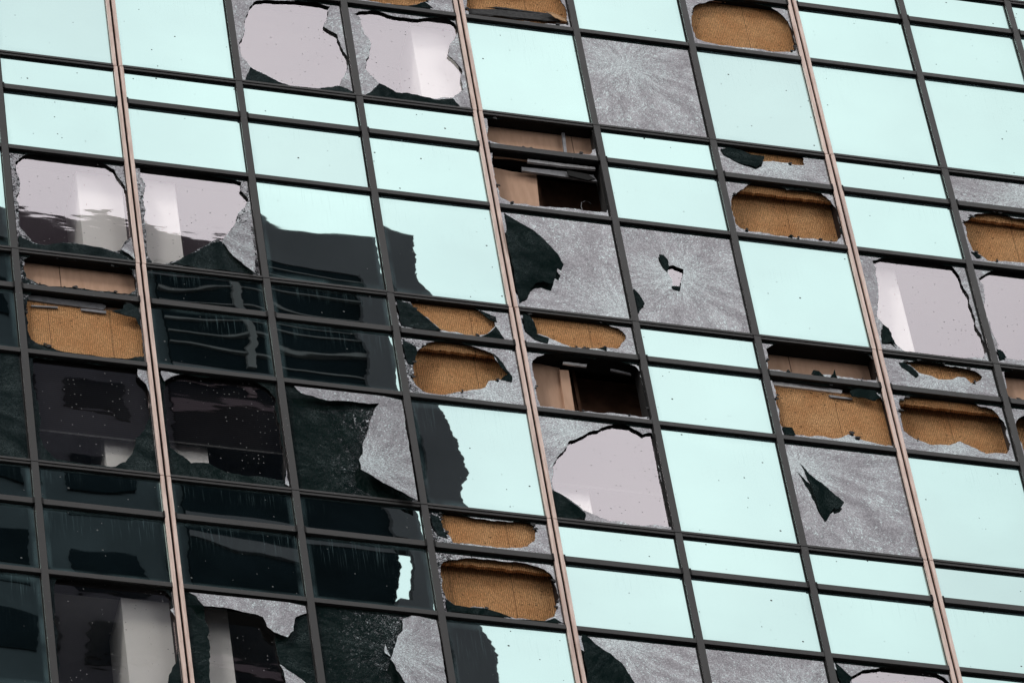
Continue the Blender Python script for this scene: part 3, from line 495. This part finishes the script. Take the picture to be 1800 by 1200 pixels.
for (c, j, k) in VISIBLE:
    key = (c, j, k); rnd = random.Random(hash((c * 31 + j * 7 + 'SMT'.index(k)) * 97))
    ztop = ZO - FLOOR * j - FRAC[k][0]
    name = 'window' if k == 'T' else 'spandrel_panel'
    W_ = inst((name, k), lambda: frame_ring(k), ['black'], TW, (BAY * c, 0, ztop))
    holes = HOLES.get(key, []); craz = key in CRAZED or holes or key in DARK
    loc0 = Vector((BAY * c, 0, ztop))
    def place(o): o.location = -loc0; return o
    if not craz:
        zc = ZO - FLOOR * j - sum(FRAC[k]) / 2; lean = LEAN.get(key, (rnd.gauss(0, .0012), rnd.gauss(0, .0003)))
        if key[0] < 0 and key not in LEAN: lean = (0, 0)
        inst(('glass_pane', k), lambda: pane_mesh(k), ['mirror'], W_, Vector((BAY * (c + .5), GY, zc)) - loc0, (lean[0], 0, lean[1]))
        continue
    x0, x1, z0, z1 = rect_of(*key); cen = CENTRE.get(key, ((x0 + x1) / 2, (z0 + z1) / 2))
    outer = [(x0, z0), (x1, z0), (x1, z1), (x0, z1)]; loops = [outer]
    for h in holes:
        h = rough(h, rnd); h = [(min(max(x, x0 + .012), x1 - .012), min(max(z, z0 + .012), z1 - .012)) for x, z in h]
        hh = [p for i, p in enumerate(h) if p != h[i - 1]]
        if area(hh) > 0: hh.reverse()
        loops.append(hh)
    gp = place(sheet(loops, lambda x, z: GY, .012, cen).build('glass_pane', ['crazed', 'black'], W_))
    W_['label'] = gp['label'] = ('outer pane crazed white but still whole' if not holes else 'crazed outer pane with a ragged hole broken through it')
    if holes and k != 'T':
        # torn fringe: dark crumbs of glass and film still clinging to the edge of the hole
        for h in loops[1:]:
            for q in range(6):
                i = rnd.randrange(len(h)); px, pz = h[i]; s_ = rnd.uniform(.012, .038); a0 = rnd.uniform(0, 6.28); n_ = rnd.randint(4, 6)
                pl = [(px + s_ * rnd.uniform(.5, 1.4) * math.cos(a0 + PI2 * v / n_), pz + s_ * rnd.uniform(.4, 1) * math.sin(a0 + PI2 * v / n_)) for v in range(n_)]
                pl = [(min(max(x, x0 + .015), x1 - .015), min(max(z, z0 + .015), z1 - .015)) for x, z in pl]
                ty = rnd.uniform(-.2, .2); yy = GY - rnd.uniform(.012, .02); sheet([pl], lambda x, z: yy + ty * (x - px), .008, cen).build('glass_chip', ['felt', 'black'], W_).location = -loc0
    for tab, tilt, lab in ((DARK, (-(.02 + .015 * max(0, c - 3)), -.07), 'dark leaning flap of crazed glass'), (LIGHT, (.07, .06), 'pale leaning flap of crazed glass')):
        for f in tab.get(key, []):
            f = clip(rough(f, rnd, .06), x0 + .02, x1 - .02, z0 + .02, z1 - .02)
            f = [p for i, p in enumerate(f) if abs(p[0] - f[i - 1][0]) + abs(p[1] - f[i - 1][1]) > 1e-5]
            if len(f) < 3: continue
            if area(f) < 0: f.reverse()
            f, pf = lean_out(f, *tilt); fl = place(sheet([f], pf, .006, cen).build('glass_shard', ['crazed', 'black'], W_)); fl['label'] = lab
    if k == 'T':
        if holes:
            b = MB(); y = GY + .03; b.face([(x0, y, z0), (x1, y, z0), (x1, y, z1), (x0, y, z1)], 0, [(0, 0), (1, 0), (1, 1), (0, 1)])
            place(b.build('inner_pane', 'inner', W_))
    else:
        if key in INS:
            y = GY + INS[key]; zt = INSTOP.get(key, z1 + .02); b = MB(); n = 40
            xa, xb = x0 - .02, x1 + .02
            top = [(xa + (xb - xa) * i / n, zt + (rnd.uniform(-.008, .012) if key in INSTOP else 0)) for i in range(n + 1)]
            lp = [(xa, z0 - .02), (xb, z0 - .02)] + top[::-1]
            if key in ((6, 1, 'M'), (8, 1, 'M'), (7, 2, 'M'), (3, 2, 'M'), (3, 3, 'M')):
                zl = z1 - rnd.uniform(.13, .17); lo = [(xa + (xb - xa) * i / n, zl + rnd.uniform(-.012, .012)) for i in range(n + 1)]
                place(sheet([lo + [(xb, z1 + .02), (xa, z1 + .02)]], lambda x, z: GY + .055, .04, cen, mi_side=0).build('insulation_board', 'insul', W_))
            place(sheet([lp], lambda x, z: y, .03, cen, mi_side=0).build('insulation_board', 'insul', W_))
        if key in BACK or key in INSTOP or key in OPEN:
            y = GY + BACK.get(key, .26)
            if key in OPEN:
                b = MB(); b.box(x0 - .3, x1 + .3, .62, .64, z0 - .1, z1 + .3); place(b.build('backing_board', 'void', W_))
                b = MB(); b.box(x0 - .3, x1 + .3, .4, .43, z0 + .32, z0 + .36); b.box(x0 + .72, x0 + .76, .44, .47, z0 - .1, z1 + .2); place(b.build('stud', 'void', W_))
            else:
                b = MB(); b.box(x0 - .02, x1 + .02, y, y + .02, z0 - .02, z1 + .02); place(b.build('backing_board', 'board', W_))
# rest of the wall round the part the photo shows: plain panes in one mesh
b = MB(); vs = set(VISIBLE)
for c in range(C0, C1):
    for j in range(J0, J1):
        for k in 'SMT':
            if (c, j, k) not in vs:
                x0, x1, z0, z1 = rect_of(c, j, k); b.face([(x0, GY, z0), (x1, GY, z0), (x1, GY, z1), (x0, GY, z1)], 0, [(0, 0), (1, 0), (1, 1), (0, 1)])
XL, XR, ZTOP = -24, 36, 112
for (xa, xb, za, zb) in ((XL, BAY * C0, 0, ZTOP), (BAY * C1, XR, 0, ZTOP), (BAY * C0, BAY * C1, 0, ZB), (BAY * C0, BAY * C1, ZT, ZTOP)):
    b.face([(xa, GY, za), (xb, GY, za), (xb, GY, zb), (xa, GY, zb)], 0, [(.5, .5)] * 4)
    nx = max(1, round((xb - xa) / BAY))
    for i in range(nx + 1):
        x = xa + (xb - xa) * i / nx; b.box(x - .04, x + .04, 0, .04, za, zb, 1)
    z = ZO - FLOOR * math.floor((ZO - za) / FLOOR)
    while z < zb:
        for dz in (0, -.69, -1.893):
            if za < z + dz < zb: b.box(xa, xb, .004, .04, z + dz - .04, z + dz + .04, 1)
        z += FLOOR
b.build('curtain_wall', ['mirror', 'frame'], TW)
b = MB(); b.box(XL, XL + .3, .3, 30, 0, ZTOP); b.box(XR - .3, XR, .3, 30, 0, ZTOP); b.box(XL, XR, 29.7, 30, 0, ZTOP); b.box(XL, XR, .3, 30, ZTOP, ZTOP + .4); b.build('wall', 'concrete', TW)
# storeys behind the wall
for j in range(J0, J1 + 1):
    z = ZO - FLOOR * j
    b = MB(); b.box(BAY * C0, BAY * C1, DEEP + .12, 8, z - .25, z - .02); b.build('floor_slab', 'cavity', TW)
    b = MB(); b.box(BAY * C0, BAY * C1, DEEP + .02, 8, z - 1.9, z - 1.86); b.build('ceiling', 'ceiling', TW)
    for cc in (1, 4, 7, 10):
        b = MB(); x = BAY * cc; b.box(x - .6, x + .6, GY + .2, GY + .85, z - FLOOR - .02, z - 1.9); b.build('column', 'white', TW)
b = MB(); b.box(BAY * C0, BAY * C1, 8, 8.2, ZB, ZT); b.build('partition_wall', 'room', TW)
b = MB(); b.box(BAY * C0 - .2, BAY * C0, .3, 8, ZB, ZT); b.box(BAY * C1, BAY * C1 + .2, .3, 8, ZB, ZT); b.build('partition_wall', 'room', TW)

# ------------------------------------------------------------------ things inside and hanging in the broken openings
BL = {0: 'dark roller blind half down in the broken left window under the brown insulation', 1: 'roller blind half down right of the copper mullion in the dark reflected area',
      4: 'pale ribbed roller blind half down in the window with a round topped hole'}
for c, zb in BLINDS.items():
    x0, x1, z0, z1 = rect_of(c, 2, 'T'); y = GY + .11
    r = tag(empty('roller_blind', ((x0 + x1) / 2, y, zb)), BL[c], 'blind', 'roller blinds')
    b = MB(); b.box(x0, x1, y, y + .004, zb, z1); o = b.build('fabric', 'blind', r); o.location = -r.location
    b = MB(); b.box(x0, x1, y - .006, y + .012, zb - .03, zb); o = b.build('bottom_bar', 'felt', r); o.location = -r.location
def bit(key, name, mat, label, cat, th=.012, group=None, rg=False, parent=None, bend=0):
    poly, y = BITS[key]; rnd = random.Random(len(key) * 7 + ord(key[-1]))
    if rg: poly = rough(poly, rnd, .12, .02)
    if area(poly) < 0: poly = poly[::-1]
    cx = sum(p[0] for p in poly) / len(poly); cz = sum(p[1] for p in poly) / len(poly)
    fn = (lambda x, z: y + bend * math.sin((x - cx) * 9) * .03 + bend * (z - cz) * .3)
    o = sheet([poly], fn, th, (cx, cz), mi_side=0).build(name, mat, parent)
    for v in o.data.vertices: v.co -= Vector((cx, y, cz))
    o.location = (cx, y, cz)
    if not parent: tag(o, label, cat, group)
    else:
        if label: o['label'] = label
    return o
bit('strip_a', 'metal_strip', 'grey_steel', 'long grey metal strip above the brown insulation in the leftmost broken spandrel', 'metal strip', .05)
bit('strip_a2', 'metal_strip', 'grey_steel', 'short thin grey strip just under the long one on the leftmost insulation', 'metal strip', .02)
bit('strip_a3', 'metal_strip', 'grey_steel', 'bent grey metal clip at the right end of the long grey strip, leftmost insulation', 'metal strip', .02)
bit('strip_b', 'metal_strip', 'steel', 'bright white metal strip across the open spandrel with a vertical stud above', 'metal strip', .03)
bit('strip_b2', 'metal_strip', 'grey_steel', 'broad dull metal channel under the bright strip, above the dark open void', 'metal strip', .03)
bit('strip_b3', 'metal_strip', 'black', 'black bent bracket hanging from the dull channel over the dark void', 'metal strip', .02)
bit('strip_c', 'metal_strip', 'steel', 'small pale metal bar near the top of the open void right of the tan post', 'metal strip', .02)
bit('strip_c2', 'metal_strip', 'grey_steel', 'short dim metal bar at the top right of the void with the tan post', 'metal strip', .02)
bit('strip_d', 'metal_strip', 'steel', 'bright metal strip over the brown insulation left of the rightmost copper mullion', 'metal strip', .03)
bit('strip_d2', 'metal_strip', 'grey_steel', 'thin dark strip below the bright one left of the rightmost copper mullion', 'metal strip', .02)
bit('felt', 'felt_strip', 'felt', 'torn charcoal felt strip sagging in the top centre opening', 'felt', .01, rg=True, bend=.5)
bit('torn', 'torn_paper', 'torn', 'curled torn brown paper at the right end of the charcoal felt', 'torn paper', .006, rg=True, bend=1)
bit('toplip', 'torn_paper', 'board', 'pale torn paper edge along the top of the topmost right brown insulation', 'torn paper', .01, rg=True)
bit('crumb', 'pale_chip', 'steel', 'small pale chip on the insulation of the low narrow opening beside the centre copper mullion', 'debris', .01)
bit('board_d', 'backing_board', 'board', None, None, .02, parent=TW)
bit('stud_a', 'stud', 'grey_steel', None, None, .03, parent=TW)
bit('post_c', 'post', 'board', None, None, .05, parent=TW)
bit('board_c', 'backing_board', 'board', None, None, .02, parent=TW)
bit('board_b', 'backing_board', 'board', None, None, .02, parent=TW)
# cable
cx, cz = CABLE[0]; b = MB(); ring = []
for i, (x, z) in enumerate(CABLE):
    ring.append([(x - cx + .0035 * math.cos(q * PI2 / 6), .015 * i + .0035 * math.sin(q * PI2 / 6), z - cz) for q in range(6)])
for r0, r1 in zip(ring, ring[1:]):
    for q in range(6): b.face([r0[q], r0[(q + 1) % 6], r1[(q + 1) % 6], r1[q]])
tag(b.build('cable', 'grey_steel', None, (cx, .12, cz)), 'thin looped cable hanging in the dark corner of the open spandrel', 'cable')

# ------------------------------------------------------------------ the tower across the street, seen only as a mirror image
OT = tag(empty('opposite_tower', (0, -80, 0)), 'dark high rise mirrored in the lower left panes', 'building')
def ot(name, mat, *boxes):
    b = MB()
    for q in boxes: b.box(*q)
    o = b.build(name, mat, OT); o.location = (0, 80, 0); return o
ot('body', 'tower_dark', (25.8, 32.25, -110, -80, 0, 173.2))
ot('wing', 'wing', (-60, 25.8, -110, -80.3, 0, 173.2))
ot('parapet', 'tower_grey', (-60, 33.65, -110.2, -79.9, 173.2, 175.4))
ot('corner_strip', 'tower_grey', (32.25, 33.65, -80.6, -79.7, 161.2, 173.2), (32.7, 33.8, -80.1, -79.7, 158.2, 161.2), (32.25, 33.8, -80.6, -79.7, 0, 158.2))
for z in [172.3 - .93 * i for i in range(5)]: ot('ledge', 'tower_line', (25.8, 32.25, -80, -79.9, z, z + .1))
for x in (28.45,): ot('fin', 'tower_line', (x, x + .3, -80, -79.8, 167.6, 173.2))
for z in (166.6, 160.6, 154.2, 148, 142): ot('band', 'tower_grey', (25.8, 32.25, -80, -79.92, z, z + .55))
for i, x in enumerate((-8, -4, 0, 4, 8, 12, 16, 19.3, 22.6)):
    ot('window', 'tower_dark', *[(x, x + 2.1, -80.3, -80.22, z, z + 1.7) for z in [170.2 - 3.9 * q for q in range(40)]])
